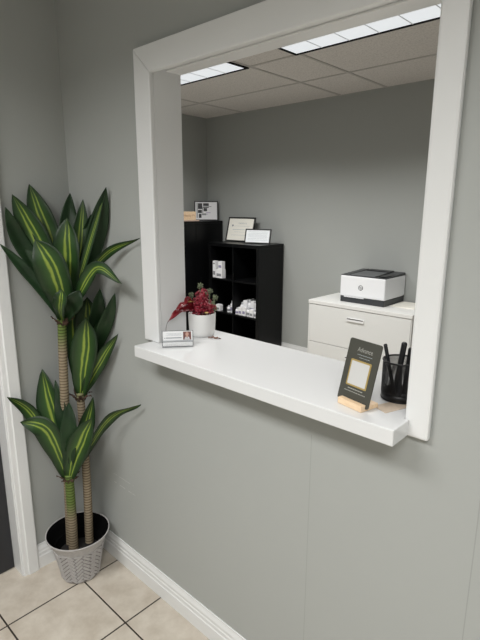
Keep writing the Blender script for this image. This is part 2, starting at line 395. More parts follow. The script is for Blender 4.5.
# baseboards with a stepped profile
def baseboard(name, p0, p1, nrm, h, t=.014):
    """p0 to p1 along the wall foot, nrm into the room"""
    prof = [(0, 0), (t, 0), (t, h*.50), (t*.82, h*.54), (t*.82, h*.66), (t*.66, h*.70), (t*.66, h*.80), (t*.35, h*.92), (t*.28, h), (0, h)]
    bm = bmesh.new(); N = Vector((nrm[0], nrm[1], 0)); rings = []
    for p in (p0, p1):
        rings.append([bm.verts.new(Vector((p[0], p[1], 0)) + N*a + Vector((0, 0, z))) for a, z in prof])
    n = len(prof)
    for i in range(n):
        j = (i+1) % n; bm.faces.new((rings[0][i], rings[0][j], rings[1][j], rings[1][i]))
    bm.faces.new(rings[0]); bm.faces.new(rings[1][::-1])
    return struct(name, bm, M_trim)
baseboard('baseboard_main', (0, 0), (RX, 0), (0, -1), .117)
baseboard('baseboard_left', (0, -.296), (0, -.014), (1, 0), .117)
baseboard('baseboard_front', (0, FY), (RX, FY), (0, 1), .117)
baseboard('baseboard_right', (RX, FY), (RX, 0), (-1, 0), .117)
baseboard('baseboard_back', (BX, BY), (RX, BY), (0, -1), .19)
baseboard('baseboard_office_left', (BX, TH), (BX, BY), (1, 0), .19)
# door: white casing round a dark slab
d = struct('door_1', boxbm(-.115, -.078, DY1+.005, DY0-.005, .004, DH-.004), M_door, .002)
def door_casing(y0, y1, z0, z1, flip):
    bm = bmesh.new()
    a, b = (y0, y1)
    s = (b-a)
    box(bm, 0, .018, a, a+s*.72, z0, z1); box(bm, 0, .013, a+s*.72, b, z0, z1)
    return bm
bm = bmesh.new()
def casing_prof(bm, ya, yb, z0, z1):
    # outer edge ya, inner edge yb
    pr = [(ya, 0), (ya, .016), (ya+(yb-ya)*.06, .019), (ya+(yb-ya)*.66, .019), (ya+(yb-ya)*.72, .013), (ya+(yb-ya)*.94, .012), (yb, .009), (yb, 0)]
    A = [bm.verts.new((x, y, z0)) for y, x in pr]; B = [bm.verts.new((x, y, z1)) for y, x in pr]
    n = len(pr)
    for i in range(n):
        j = (i+1) % n; bm.faces.new((A[i], A[j], B[j], B[i]))
    bm.faces.new(A); bm.faces.new(B[::-1])
casing_prof(bm, -.293, DY0, 0, DH); obj('door_casing', bm, M_trim, d)
bm = bmesh.new(); casing_prof(bm, DY1-.07, DY1, 0, DH); obj('door_casing', bm, M_trim, d)
bm = boxbm(0, .018, DY1-.07, -.293, DH, DH+.07); obj('door_casing', bm, M_trim, d, .003)
bm = bmesh.new(); box(bm, -.12, 0, DY0-.004, DY0, 0, DH); box(bm, -.12, 0, DY1, DY1+.004, 0, DH); box(bm, -.12, 0, DY1, DY0, DH-.003, DH)
obj('door_frame', bm, M_trim, d)
bm = bmesh.new(); tube(bm, [(-.078, -1.14, 1.0), (-.05, -1.14, 1.0)], .011, sm=0); tube(bm, [(-.045, -1.145, 1.0), (-.043, -1.03, 1.0)], .009, sm=0); obj('door_handle', bm, M_door_metal, d)

# the deep white pass-through ledge
bm = bmesh.new()
yf, yn, yb, zt, zb = -.099, -.0185, .265, ZS, ZS-.0408
out = [(.573, yf), (1.5665, yf), (1.5665, yn), (1.554, yn), (1.554, TH), (1.64, TH), (1.64, yb), (.50, yb), (.50, TH), (.604, TH), (.61, 0), (.61, -.0005), (.573, -.0005)]
out = [(.573, yf), (1.5665, yf), (1.5665, -.0185), (1.5535, -.0185), (1.5535, TH+.001), (1.64, TH+.001), (1.64, yb), (.582, yb), (.582, TH+.001), (.6105, TH+.001), (.6105, -.0005), (.573, -.0005)]
A = [bm.verts.new((x, y, zb)) for x, y in out]; B = [bm.verts.new((x, y, zt-.0002)) for x, y in out]
bm.faces.new(A); bm.faces.new(B[::-1])
for i in range(len(A)):
    j = (i+1) % len(A); bm.faces.new((A[i], A[j], B[j], B[i]))
bmesh.ops.triangulate(bm, faces=[f for f in bm.faces if len(f.verts) > 4])
sill = obj('window_ledge', bm, M_sill, None, .0025)
tag(sill, 'deep glossy white ledge running through the framed wall opening', 'ledge')

# ------------------------------------------------------------------ ceiling lights
def troffer(x0, x1, y0, y1, label, cells, power, spread=150, lamp_x=None):
    t = thing('ceiling_light', label, 'ceiling light', ((x0+x1)/2, (y0+y1)/2, H), group='recessed fluorescent ceiling lights')
    bm = bmesh.new(); f = .02; zz = H-.012
    box(bm, x0, x1, y0, y0+f, zz, H); box(bm, x0, x1, y1-f, y1, zz, H); box(bm, x0, x0+f, y0+f, y1-f, zz, H); box(bm, x1-f, x1, y0+f, y1-f, zz, H)
    obj('light_frame', bm, M_edgeblack, t)
    obj('diffuser', boxbm(x0+f, x1-f, y0+f, y1-f, H-.008, H-.004), M_lens, t)
    bm = bmesh.new(); n = cells
    for k in range(1, n):
        x = x0+f+(x1-x0-2*f)*k/n; box(bm, x-.0025, x+.0025, y0+f, y1-f, H-.011, H-.008)
    obj('louver', bm, mat('louver_metal', (.85, .86, .87), .4), t)
    L = bpy.data.lights.new('lamp', 'AREA'); L.shape = 'RECTANGLE'; L.size = x1-x0-.1; L.size_y = y1-y0-.1
    L.energy = power; L.color = (1., .99, .97); L.spread = math.radians(spread)
    lo = bpy.data.objects.new('lamp', L); C.objects.link(lo); lo.location = (0, 0, -.02); lo.parent = t
    return t
troffer(-1.79, -.57, 1.16, 1.775, 'recessed ceiling light at left, above the black shelves in the office', 6, 30, 142)
troffer(-.135, 1.085, 1.16, 1.755, 'longer recessed ceiling light strip at upper right of the opening', 6, 29, 142)
troffer(.15, 1.37, -1.83, -1.22, 'recessed ceiling light over the waiting side near the plant', 6, 34, 145)
troffer(1.9, 3.12, -1.83, -1.22, 'recessed ceiling light over the waiting side behind the viewer', 6, 40, 145)

# ------------------------------------------------------------------ potted dracaena
PX, PY = .165, -.167
plant = thing('potted_dracaena', 'tall potted dracaena with yellow-striped leaves standing in the corner', 'potted plant', (PX, PY, 0))
bm = bmesh.new()
prof = [(0, .0005), (.078, .0005), (.083, .004), (.0875, .04), (.0985, .10), (.1105, .155), (.1135, .166), (.1165, .170), (.120, .180), (.127, .195), (.1345, .206), (.1375, .211), (.137, .215), (.1335, .215), (.1332, .2122)]
lathe(bm, prof, 72, PX, PY)
# herringbone planks standing proud of the cone
Wp, n3 = .0145, 3
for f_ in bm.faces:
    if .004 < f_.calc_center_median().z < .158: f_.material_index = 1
def rad_at(z):
    z = max(.004, min(.166, z))
    for (ra, za), (rb, zb_) in zip(prof[2:7], prof[3:8]):
        if za <= z <= zb_: return ra + (rb-ra)*(z-za)/(zb_-za)
    return prof[6][0]
R0 = .098
def wrap(u, v, h):
    th = u/R0; r = rad_at(v) + h
    return Vector((PX + r*math.cos(th), PY + r*math.sin(th), v))
c45 = math.sqrt(.5)
def plank(ax0, ay0, ax1, ay1):
    g_ = .0015; P = []
    for x, y in ((ax0+g_, ay0+g_), (ax1-g_, ay0+g_), (ax1-g_, ay1-g_), (ax0+g_, ay1-g_)):
        P.append(((x-y)*c45, (x+y)*c45 + .085))
    if min(q[1] for q in P) < .006 or max(q[1] for q in P) > .163: 
        P = [(u, max(.006, min(.163, v))) for u, v in P]
        if max(q[1] for q in P) - min(q[1] for q in P) < .008: return
    uc = sum(q[0] for q in P)/4
    if not (-PI*R0 <= uc < PI*R0): return
    N = 3
    def sub(a, b): return [(a[0]+(b[0]-a[0])*k/N, a[1]+(b[1]-a[1])*k/N) for k in range(N)]
    ring = sub(P[0], P[1]) + sub(P[1], P[2]) + sub(P[2], P[3]) + sub(P[3], P[0])
    A = [bm.verts.new(wrap(u, v, -.0008)) for u, v in ring]
    cu, cv = uc, sum(q[1] for q in P)/4
    B = [bm.verts.new(wrap(cu+(u-cu)*.93, cv+(v-cv)*.95, .0030)) for u, v in ring]
    for i in range(len(A)):
        j = (i+1) % len(A); bm.faces.new((A[i], A[j], B[j], B[i]))
    c = bm.verts.new(wrap(cu, cv, .0036))
    for i in range(len(A)):
        j = (i+1) % len(A); bm.faces.new((B[i], B[j], c))
rng = range(-26, 27)
for x in rng:
    for y in rng:
        k = (x-y) % (2*n3)
        if k == 0: plank(x*Wp, y*Wp, (x+n3)*Wp, (y+1)*Wp)
        if k == n3: plank(x*Wp, (y-n3+1)*Wp, (x+1)*Wp, (y+1)*Wp)
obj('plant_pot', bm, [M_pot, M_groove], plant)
bm = bmesh.new(); lathe(bm, [(.1335, .2125), (.130, .2115), (.119, .190), (.1065, .155), (.1045, .153), (.0995, .153), (.0975, .150), (.090, .10), (0, .10)], 64, PX, PY)
obj('pot_liner', bm, M_liner, plant, smooth=True)
bm = bmesh.new(); lathe(bm, [(.0905, .108), (.06, .119), (0, .121)], 40, PX, PY); obj('soil', bm, M_soil, plant, smooth=True)
canes = [  # base, middle, top, radius, green from
    ((.098, -.174, .11), (.120, -.165, .60), (.140, -.158, 1.0), (.148, -.152, 1.19), .0180, 1.04),
    ((.155, -.111, .11), (.154, -.100, .45), (.150, -.098, .845), .0175, .80),
    ((.146, -.185, .11), (.150, -.182, .28), (.152, -.180, .49), .0195, .27)]
for cn in canes:
    r_, g_ = cn[-2:]; cp_ = list(cn[:-2])
    bm = bmesh.new(); zl = cp_[-1][2]-cp_[0][2]; N = int(zl/.0042)
    Q = cr(cp_, N)
    tube(bm, Q, lambda t, r_=r_, zl=zl: r_*(1.08-.12*t)*(1 + .022*math.sin(t*zl*2*PI/.0085)), 20, sm=0)
    obj('cane', bm, trunk_material(g_), plant, smooth=True)
LEAFM = [0]
def leaf(pts, W, roll, hint=(.66, -.71, .28), m=M_leaf, parent=plant, name='leaf', ns=22, nc=8, fold=.30, th=.0011, base_w=.34):
    Q = cr(pts, ns); bm = bmesh.new(); uvl = bm.loops.layers.uv.new('UVMap'); rows = []
    h0 = Vector(hint).normalized(); wob = random.uniform(0, 6)
    for i, q in enumerate(Q):
        t = i/ns
        T_ = (Q[min(i+1, ns)]-Q[max(i-1, 0)]).normalized()
        N = (h0 - T_*h0.dot(T_)).normalized()
        N = Matrix.Rotation(math.radians(roll), 3, T_) @ N
        S = T_.cross(N).normalized()
        e = .60
        wd = W*.5*(base_w + (1-base_w)*math.sin(min(t/e, 1)*PI/2)) if t < e else W*.5*max(0, math.cos((t-e)/(1-e)*PI/2))**.85
        row = []
        for k in range(nc+1):
            s = k/nc*2-1
            off = fold*wd*(abs(s)**1.3) + .0035*math.sin(t*17+wob+s*2.2)*abs(s)
            pnt = q + S*(s*wd) + N*off
            pnt.y = min(pnt.y, -.006) if parent is plant else pnt.y
            if parent is plant: pnt.x = max(pnt.x, .006)
            row.append((bm.verts.new(pnt), (s*.5+.5, t)))
        rows.append(row)
    for a, b in zip(rows, rows[1:]):
        for k in range(nc):
            q4 = (a[k], a[k+1], b[k+1], b[k])
            try: f = bm.faces.new([z_[0] for z_ in q4])
            except ValueError: continue
            for lp, z_ in zip(f.loops, q4): lp[uvl].uv = z_[1]
    o = obj(name, bm, m, parent, smooth=True)
    sd = o.modifiers.new('thick', 'SOLIDIFY'); sd.thickness = th; sd.offset = 0
    return o
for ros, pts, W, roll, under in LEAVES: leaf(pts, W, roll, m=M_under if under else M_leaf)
for (x, y, z, n_, sc) in ((.150, -.150, 1.178, 6, 1.), (.150, -.098, .833, 7, .95), (.152, -.180, .478, 7, .95)):
    for k in range(n_):
        a = 2*PI*k/n_ + z*7
        c_, s_ = math.cos(a), math.sin(a); L = random.uniform(.045, .065)*sc
        p = [(x+c_*.014, y+s_*.014, z-.02), (x+c_*.024, y+s_*.024, z), (x+c_*L, y+s_*L*.9, z+random.uniform(.005, .022))]
        leaf(p, .02, 0, hint=(c_, s_, .4), m=M_sheath, name='dried_sheath', ns=6, nc=4, base_w=.9)

# ------------------------------------------------------------------ things on the ledge
# berry arrangement
bx, by, bz = .636, .176, ZS
ber = thing('berry_arrangement', 'white round pot of dark red berries and frosted sprigs on the ledge', 'decoration', (bx, by, bz))
bm = bmesh.new(); lathe(bm, [(0, .0003), (.043, .0003), (.0475, .004), (.0505, .02), (.0525, .06), (.053, .086), (.052, .0885), (.0495, .0875), (.049, .07), (0, .07)], 48, bx, by)
bmesh.ops.translate(bm, verts=bm.verts, vec=(0, 0, bz)); obj('ceramic_pot', bm, M_ceramic, ber, smooth=True)
def ico(bm, c, r, sub=1):
    q = bmesh.ops.create_icosphere(bm, subdivisions=sub, radius=r); bmesh.ops.translate(bm, verts=q['verts'], vec=c)
for (dx, dy, dz, R_, n_) in ((0, 0, .122, .036, 150), (-.028, -.020, .112, .027, 90), (.026, .014, .112, .026, 90), (.008, -.028, .108, .026, 85), (.004, .000, .156, .026, 85), (-.004, .026, .114, .026, 60)):
    bm = bmesh.new(); c0 = Vector((bx+dx, by+dy, bz+dz))
    for k in range(n_):
        v = Vector((random.gauss(0, 1), random.gauss(0, 1), random.gauss(0, 1))).normalized()
        ico(bm, c0 + v*R_*random.uniform(.75, 1.05), random.uniform(.0032, .0046), 1)
    tube(bm, [(bx, by, bz+.065), (c0+Vector((0, 0, -.01)))], .002, 6, 3)
    ico(bm, c0, R_*.6, 2)
    obj('berry_cluster', bm, M_berry, ber, smooth=True)
for (dx, dy, dz, r_) in ((-.004, -.004, .193, .012), (.026, .020, .174, .012), (.040, .030, .148, .013), (-.030, -.026, .158, .011), (.034, .030, .122, .012), (.012, .012, .158, .010), (.038, .034, .104, .010)):
    bm = bmesh.new(); c0 = Vector((bx+dx, by+dy, bz+dz))
    tube(bm, [(bx+dx*.3, by+dy*.3, bz+.07), (bx+dx*.8, by+dy*.8, bz+dz*.6), c0], .0016, 6, 6)
    for k in range(46):
        v = Vector((random.gauss(0, 1), random.gauss(0, 1), random.gauss(0, 1.2))).normalized()
        ico(bm, c0 + v*r_*random.uniform(.3, 1), .0026, 0)
    obj('frosted_sprig', bm, M_frost, ber)
# red pointed leaves trailing to the left on a wire
for pts, W, roll in (
    ([(.628, .150, 1.245), (.630, .105, 1.256), (.636, .055, 1.252), (.632, .012, 1.222)], .023, 15),
    ([(.628, .150, 1.252), (.632, .105, 1.275), (.640, .065, 1.274), (.642, .045, 1.256)], .018, 25),
    ([(.628, .152, 1.258), (.630, .120, 1.290), (.634, .100, 1.292), (.640, .085, 1.272)], .018, -20)):
    leaf(pts, W, roll, m=M_red, parent=ber, name='red_leaf', ns=14, nc=6, fold=.35)
bm = bmesh.new(); tube(bm, [(.633, .030, 1.236), (.633, .008, 1.219), (.636, -.002, 1.195), (.640, -.004, 1.165)], .0009, 6, 8); obj('wire_stem', bm, M_stem, ber)
for (x, y, z) in ((.690, .150, 1.243), (.632, .118, 1.283)):
    bm = bmesh.new(); ico(bm, (0, 0, 0), .005, 2); bmesh.ops.scale(bm, vec=(1.9, 1.2, .6), verts=bm.verts); bmesh.ops.translate(bm, vec=(x, y, z), verts=bm.verts)
    tube(bm, [(x, y, z), (x*.5+bx*.5, y*.5+by*.5, z-.006), (bx, by, z-.02)], .0009, 5, 4)
    obj('gold_bead', bm, M_gold, ber, smooth=True)
bm = bmesh.new()
Q = [(.690, .158, ZS+.0012), (.702, .166, ZS+.0035), (.718, .170, ZS+.003), (.735, .182, ZS+.0012)]
o = leaf(Q, .013, 0, hint=(0, 0, 1), m=M_sliver, parent=None, name='brown_sliver', ns=8, nc=4, fold=.2, th=.0006); bm.free()  # thin leaf-shaped brown sliver on the ledge beside the pot foot
tag(o, 'small brown leaf-shaped sliver lying at the foot of the white berry pot', 'leaf')

# business card holder
hx, hy, yaw = .698, .001, .887
ch = thing('business_card_holder', 'clear holder with business cards at the left end of the ledge', 'card holder', (hx, hy, ZS), yaw)
T = place(hx, hy, ZS, yaw, .0)
W_ = .110
bm = bmesh.new(); box(bm, -W_/2, W_/2, -.004, .026, .0005, .003, T); box(bm, -W_/2, W_/2, -.006, -.004, .0005, .021, T)
Tl = place(hx, hy, ZS, yaw, .22); box(bm, -W_/2, W_/2, .0075, .0095, .003, .056, Tl); obj('acrylic_tray', bm, M_clear, ch)
bm = bmesh.new()
for (a, b_, c_, d_) in ((-W_/2, W_/2, .0195, .0215), (-W_/2, W_/2, .0005, .003), (-W_/2, -W_/2+.0015, .0005, .0215), (W_/2-.0015, W_/2, .0005, .0215)):
    box(bm, a, b_, -.0068, -.0058, c_, d_, T)
for (a, b_, c_, d_) in ((-W_/2, W_/2, .0565, .058), (-W_/2-.0008, -W_/2+.0008, .003, .058), (W_/2-.0008, W_/2+.0008, .003, .058)):
    box(bm, a, b_, .0035, .0062, c_, d_, Tl)
obj('holder_edge', bm, M_edge, ch)
cards = tag(obj('business_cards', boxbm(-.0525, .0525, .001, .007, .0035, .0555, Tl), mat('card_white', (.84, .85, .86), .5)), 'stack of white business cards with a small portrait, standing in the clear holder', 'business cards')
bm = bmesh.new()
for z, x0, x1, hh in ((.0470, -.040, .012, .0007), (.0435, -.034, .016, .0007), (.040, -.042, .012, .0007)):
    x = x0
    while x < x1:
        ww = random.uniform(.002, .006); box(bm, x, min(x+ww, x1), .0004, .0009, z, z+hh*1.5, Tl); x += ww+.0010
obj('small_print', bm, M_ink_soft, cards)
bm = bmesh.new(); box(bm, -.048, -.044, .0004, .0009, .0305, .033, Tl); box(bm, -.042, .014, .0004, .0009, .0305, .0335, Tl); box(bm, -.0525, .0525, .0004, .0009, .0205, .0225, Tl)
obj('printed_line', bm, M_grey_ink, cards)
obj('portrait_photo', boxbm(.0195, .0480, .0003, .0009, .0245, .0535, Tl), M_portrait, cards)
bm = bmesh.new(); q = bmesh.ops.create_icosphere(bm, subdivisions=2, radius=.0062); bmesh.ops.scale(bm, vec=(1, .08, 1.25), verts=bm.verts)
bmesh.ops.transform(bm, matrix=Tl @ Matrix.Translation((.0335, .0002, .0440)), verts=bm.verts)
box(bm, .0310, .0360, .0000, .0003, .0330, .0385, Tl); obj('portrait_face', bm, M_skin, cards, smooth=False)
bm = bmesh.new(); v = [bm.verts.new(Tl @ Vector(q_)) for q_ in ((.0235, .0001, .0248), (.0440, .0001, .0248), (.0405, .0001, .0340), (.0355, .0001, .0355), (.0335, .0001, .0290), (.0315, .0001, .0355), (.0265, .0001, .0340))]
bm.faces.new(v); q = bmesh.ops.extrude_face_region(bm, geom=bm.faces[:]); obj('portrait_shirt', bm, M_product, cards)

# sign on a wooden block
cx, cy, yaw, lean = 1.425, -.041, -.227, .251
blk = thing('card_stand', 'pale pine block holding the dark sign upright on the ledge', 'sign stand', (cx, cy, ZS), yaw)
T = place(cx, cy, ZS, yaw, 0)
bm = bmesh.new()
# block with a slanted slot
v = []
def prism(bm, prof, x0, x1, T):
    A = [bm.verts.new(T @ Vector((x0, y, z))) for y, z in prof]; B = [bm.verts.new(T @ Vector((x1, y, z))) for y, z in prof]
    bm.faces.new(A[::-1]); bm.faces.new(B)
    for i in range(len(A)):
        j = (i+1) % len(A); bm.faces.new((A[i], A[j], B[j], B[i]))
prism(bm, [(-.014, .0004), (.048, .0004), (.048, .012), (.0062, .012), (.0048, .0062), (-.0004, .0062), (.0018, .0165), (-.0125, .0165), (-.014, .015)], -.0345, .0440, T)
o = obj('block', bm, M_pine, blk, .0008)
sg = None
Ts = place(cx, cy, ZS+.0065, yaw, lean)
bm = rrect(bmesh.new(), .103, .161, .006, .0008, .0036, Ts)
sg = tag(obj('sign_card', bm, M_olive), 'dark olive upright sign with gold-edged white square in the wooden block', 'sign')
bm = rrect(bmesh.new(), .066, .068, .003, -.0002, .0008, Ts, z0=.042); obj('gold_border', bm, M_gold, sg)
bm = rrect(bmesh.new(), .0575, .0595, .001, -.0006, -.0001, Ts, z0=.04625); obj('white_square', bm, mat('sign_square', (.62, .62, .61), .6), sg)
bm = bmesh.new(); text_bm(bm, 'Advance', .0165, Ts @ Matrix.Translation((.004, .0005, .1365)), 1e-4, squeeze=.85); obj('sign_title', bm, M_white_txt, sg)
bm = bmesh.new()
def microtext(bm, x0, x1, z, h, T_, lo=.002, hi=.006):
    x = x0
    while x < x1:
        w_ = random.uniform(lo, hi); box(bm, x, min(x+w_, x1), .0004, .0009, z, z+h, T_); x += w_+.0014
microtext(bm, -.018, .030, .1235, .0010, Ts); microtext(bm, -.010, .024, .1165, .0010, Ts)
obj('sign_small_print', bm, M_ink_soft, sg)
bm = bmesh.new()
microtext(bm, -.024, .024, .0345, .0022, Ts, .004, .008); microtext(bm, -.034, .034, .0275, .0018, Ts, .003, .007)
obj('sign_small_print', bm, M_white_txt, sg)

# kraft card lying flat
T = place(1.496, .022, ZS, -.08, 0) 
bm = bmesh.new()
pts = [(1.466, -.004), (1.509, -.024), (1.538, .060), (1.497, .078)]
A = [bm.verts.new((x, y, ZS)) for x, y in pts]; B = [bm.verts.new((x, y, ZS+.0012)) for x, y in pts]
bm.faces.new(A); bm.faces.new(B[::-1])
for i in range(4): bm.faces.new((A[i], A[(i+1) % 4], B[(i+1) % 4], B[i]))
kc = tag(obj('kraft_card', bm, M_kraft), 'flat tan kraft card lying under the black pen cup', 'card')

# wire mesh pen cup
ux, uy, uz = 1.489, .090, ZS+.0013
cup = thing('pen_cup', 'black wire-mesh pen cup at the right end of the ledge', 'pen cup', (ux, uy, uz))
def hoop(bm, z, r, t):
    N = 40; rings = []
    for i in range(N):
        a = 2*PI*i/N
        rings.append([bm.verts.new((ux+(r+t*math.cos(k*PI/3))*math.cos(a), uy+(r+t*math.cos(k*PI/3))*math.sin(a), uz+z+t*math.sin(k*PI/3))) for k in range(6)])
    for i in range(N):
        a, b = rings[i], rings[(i+1) % N]
        for k in range(6): bm.faces.new((a[k], a[(k+1) % 6], b[(k+1) % 6], b[k]))
RC, HC = .046, .103
bm = bmesh.new(); hoop(bm, HC, RC, .0024); obj('rim_wire', bm, M_wire, cup, smooth=True)
bm = bmesh.new(); hoop(bm, .0024, RC-.001, .0022); lathe(bm, [(0, .001), (RC, .001), (RC, .020), (RC-.001, .020), (RC-.001, .003), (0, .003)], 40, ux, uy)
for v in bm.verts:
    pass
for v in bm.verts:
    if v.co.z < 1: v.co.z += uz
obj('cup_base', bm, M_wire, cup, smooth=True)
bm = bmesh.new(); NS, K = 62, 15
for sgn in (1, -1):
    for i in range(NS):
        prev = None
        pts = []
        for k in range(K+1):
            a = 2*PI*(i/NS) + sgn*k/K*1.9; z = .018 + (HC-.018)*k/K
            pts.append(Vector((ux+RC*math.cos(a), uy+RC*math.sin(a), uz+z)))
        tube(bm, pts,   .0007, 3, sm=0, cap=False)
obj('wire_mesh', bm, M_wire, cup)
def pen(p0, p1, r, label, capm=M_blackp, clip=True):
    a, b = Vector(p0), Vector(p1); d_ = (b-a).normalized()
    bm = bmesh.new(); L = (b-a).length
    tube(bm, [a, a+d_*.008, a+d_*.012, b-d_*.035, b-d_*.0345, b-d_*.003, b], lambda t: r*(.25 if t < .05 else 1 if t < .95 else .7), 12, sm=0)
    o = tag(obj('pen', bm, M_blackp, None, smooth=True), label, 'pen', None)
    if clip:
        s = d_.cross(Vector((0, 0, 1))).normalized() if abs(d_.z) < .99 else Vector((1, 0, 0))
        c0 = b - d_*.004 - Vector((.7, -.7, 0)).normalized()*0 
        bm = bmesh.new(); n_ = Vector((.62, -.78, 0)); n_ = (n_-d_*n_.dot(d_)).normalized()
        tube(bm, [b-d_*.004, b-d_*.004+n_*(r+.002), b-d_*.034+n_*(r+.0015)], .0011, 6, sm=0); obj('pen_clip', bm, M_blackp, o)
    return o
pen((1.480, .083, uz+.004), (1.445, .080, uz+.140), .0048, 'slim black pen leaning to the left in the mesh cup')
pen((1.472, .100, uz+.004), (1.496, .082, uz+.153), .0072, 'thick black marker standing tallest in the mesh cup')
pen((1.492, .110, uz+.004), (1.507, .096, uz+.138), .0056, 'black pen leaning against the right rim of the mesh cup')
pen((1.500, .070, uz+.004), (1.478, .112, uz+.085), .0040, 'short dark pencil sunk inside the mesh cup below its rim', clip=False)

# ------------------------------------------------------------------ back office furniture
def shelf_unit(name, label, x0, x1, y0, y1, h, cols, rows, face='y', t=.036, ti=.018):
    """open cube shelving; face 'y' opens towards -y, 'x' towards +x"""
    th_ = thing(name, label, 'shelf', ((x0+x1)/2, (y0+y1)/2, 0))
    for a, b in (((x0, x0+t), (y0, y1)), ((x1-t, x1), (y0, y1))) if face == 'y' else (((x0, x1), (y0, y0+t)), ((x0, x1), (y1-t, y1))):
        obj('side_panel', boxbm(a[0], a[1], b[0], b[1], .002, h-t), M_black, th_, .001)
    obj('top_panel', boxbm(x0, x1, y0, y1, h-t, h), M_black, th_, .001)
    ins = boxbm(x0+t, x1-t, y0, y1-.006, .002, .002+t) if face == 'y' else boxbm(x0+.006, x1, y0+t, y1-t, .002, .002+t)
    obj('bottom_panel', ins, M_black, th_)
    obj('back_panel', boxbm(x0+t, x1-t, y1-.006, y1, .002, h-t) if face == 'y' else boxbm(x0, x0+.006, y0+t, y1-t, .002, h-t), M_black, th_)
    ax0, ax1 = (x0+t, x1-t) if face == 'y' else (y0+t, y1-t)
    zs = [.002+t+(h-2*t)*k/rows for k in range(1, rows)] if isinstance(rows, int) else rows
    for z in zs:
        obj('shelf_board', boxbm(ax0, ax1, y0+.002, y1-.006, z-ti/2, z+ti/2) if face == 'y' else boxbm(x0+.006, x1-.002, ax0, ax1, z-ti/2, z+ti/2), M_black, th_)
    zz = [.002+t] + sorted(zs) + [h-t]
    for c_ in range(1, cols):
        c = ax0+(ax1-ax0)*c_/cols
        for i in range(len(zz)-1):
            a = zz[i]+(ti/2 if i else 0); b = zz[i+1]-(ti/2 if i < len(zz)-2 else 0)
            obj('divider', boxbm(c-ti/2, c+ti/2, y0+.002, y1-.006, a, b) if face == 'y' else boxbm(x0+.006, x1-.002, c-ti/2, c+ti/2, a, b), M_black, th_)
    return th_
SX0, SX1, SY0, SH = -1.885, -1.157, 2.59, 1.26
shelf_unit('cube_shelf', 'black cube shelf unit with white products, against the grey back wall', SX0, SX1, SY0, BY-.016, SH, 2, [.155, .505, .872])
tc_ = thing('tall_cabinet', 'taller black cabinet at far left of the office, beside the cube shelf', 'cabinet', (-2.187, 2.36, 0))
obj('cabinet_body', boxbm(BX+.016, -2.080, 1.75, BY-.016, .002, 1.454), M_black, tc_, .001)
obj('cabinet_top', boxbm(BX+.016, -2.060, 1.748, BY-.016, 1.4542, 1.478), M_black, tc_, .001)
for k in range(3):
    dd = obj('cabinet_door', boxbm(-2.0798, -2.062, 1.752+k*.411, 1.752+k*.411+.407, .05, 1.4535), M_black, tc_, .001)
    obj('door_knob', boxbm(-2.0618, -2.045, 1.80+k*.411, 1.812+k*.411, .75, .85), M_black, dd, .002)

def picture(name, label, T, w, h, m, cat='picture frame', b=.012, th_=.014):
    o = thing(name, label, cat, tuple(T.translation), T.to_euler().z)
    bm = bmesh.new()
    box(bm, -w/2, w/2, 0, th_, 0, b, T); box(bm, -w/2, w/2, 0, th_, h-b, h, T); box(bm, -w/2, -w/2+b, 0, th_, b, h-b, T); box(bm, w/2-b, w/2, 0, th_, b, h-b, T)
    obj('frame', bm, M_frame, o, .001)
    obj('backing', boxbm(-w/2+.001, w/2-.001, th_, th_+.004, .001, h-.001, T=T), M_frame, o)
    p = obj('picture_sheet', boxbm(-w/2+b, w/2-b, .006, .0072, b, h-b, T=T), m, o)
    return o, p
def strut(o, T, h):
    pass
T = place(-1.675, 2.835, SH+.0056, .06, .26)
o, p = picture('certificate_frame', 'larger black frame with cream certificate leaning on the cube shelf', T, .375, .268, M_paper_cream, b=.014)
bm = bmesh.new(); text_bm(bm, 'CERTIFICATE', .020, T @ Matrix.Translation((.02, .0054, .200)), 1e-4); obj('certificate_title', bm, M_ink_soft, p)
for a_, b_, z_, h_ in ((-.09, .12, .170, .0022), (-.11, .13, .13, .004), (-.08, .10, .105, .0022), (-.12, .13, .07, .002)):
    bm = bmesh.new(); microtext(bm, a_, b_, z_, h_, T @ Matrix.Translation((0, .0050, 0)), .01, .04); obj('certificate_line', bm, M_ink_soft, p)
bm = bmesh.new(); q = bmesh.ops.create_circle(bm, cap_ends=True, radius=.011, segments=20); bmesh.ops.transform(bm, matrix=T @ Matrix.Translation((-.115, .0052, .175)) @ Matrix.Rotation(PI/2, 4, 'X'), verts=bm.verts)
obj('seal', bm, M_grey_ink, p)
obj('easel_leg', boxbm(-.03, .03, .019, .022, .02, .18, T=T), M_frame, o)
T = place(-1.335, 2.755, SH+.0056, .28, .26)
o, p = picture('document_frame', 'smaller black frame with pale blue document, in front of the cream certificate', T, .292, .152, M_paper_white, b=.011)
bm = bmesh.new(); D_ = T @ Matrix.Translation((0, .0050, 0))
for z in (.12, .105, .09, .078, .066, .05, .036): microtext(bm, -.11, .11, z, .0024, D_, .01, .04)
obj('document_text', bm, M_ink_soft, p)
obj('easel_leg', boxbm(-.025, .025, .019, .022, .015, .11, T=T), M_frame, o)

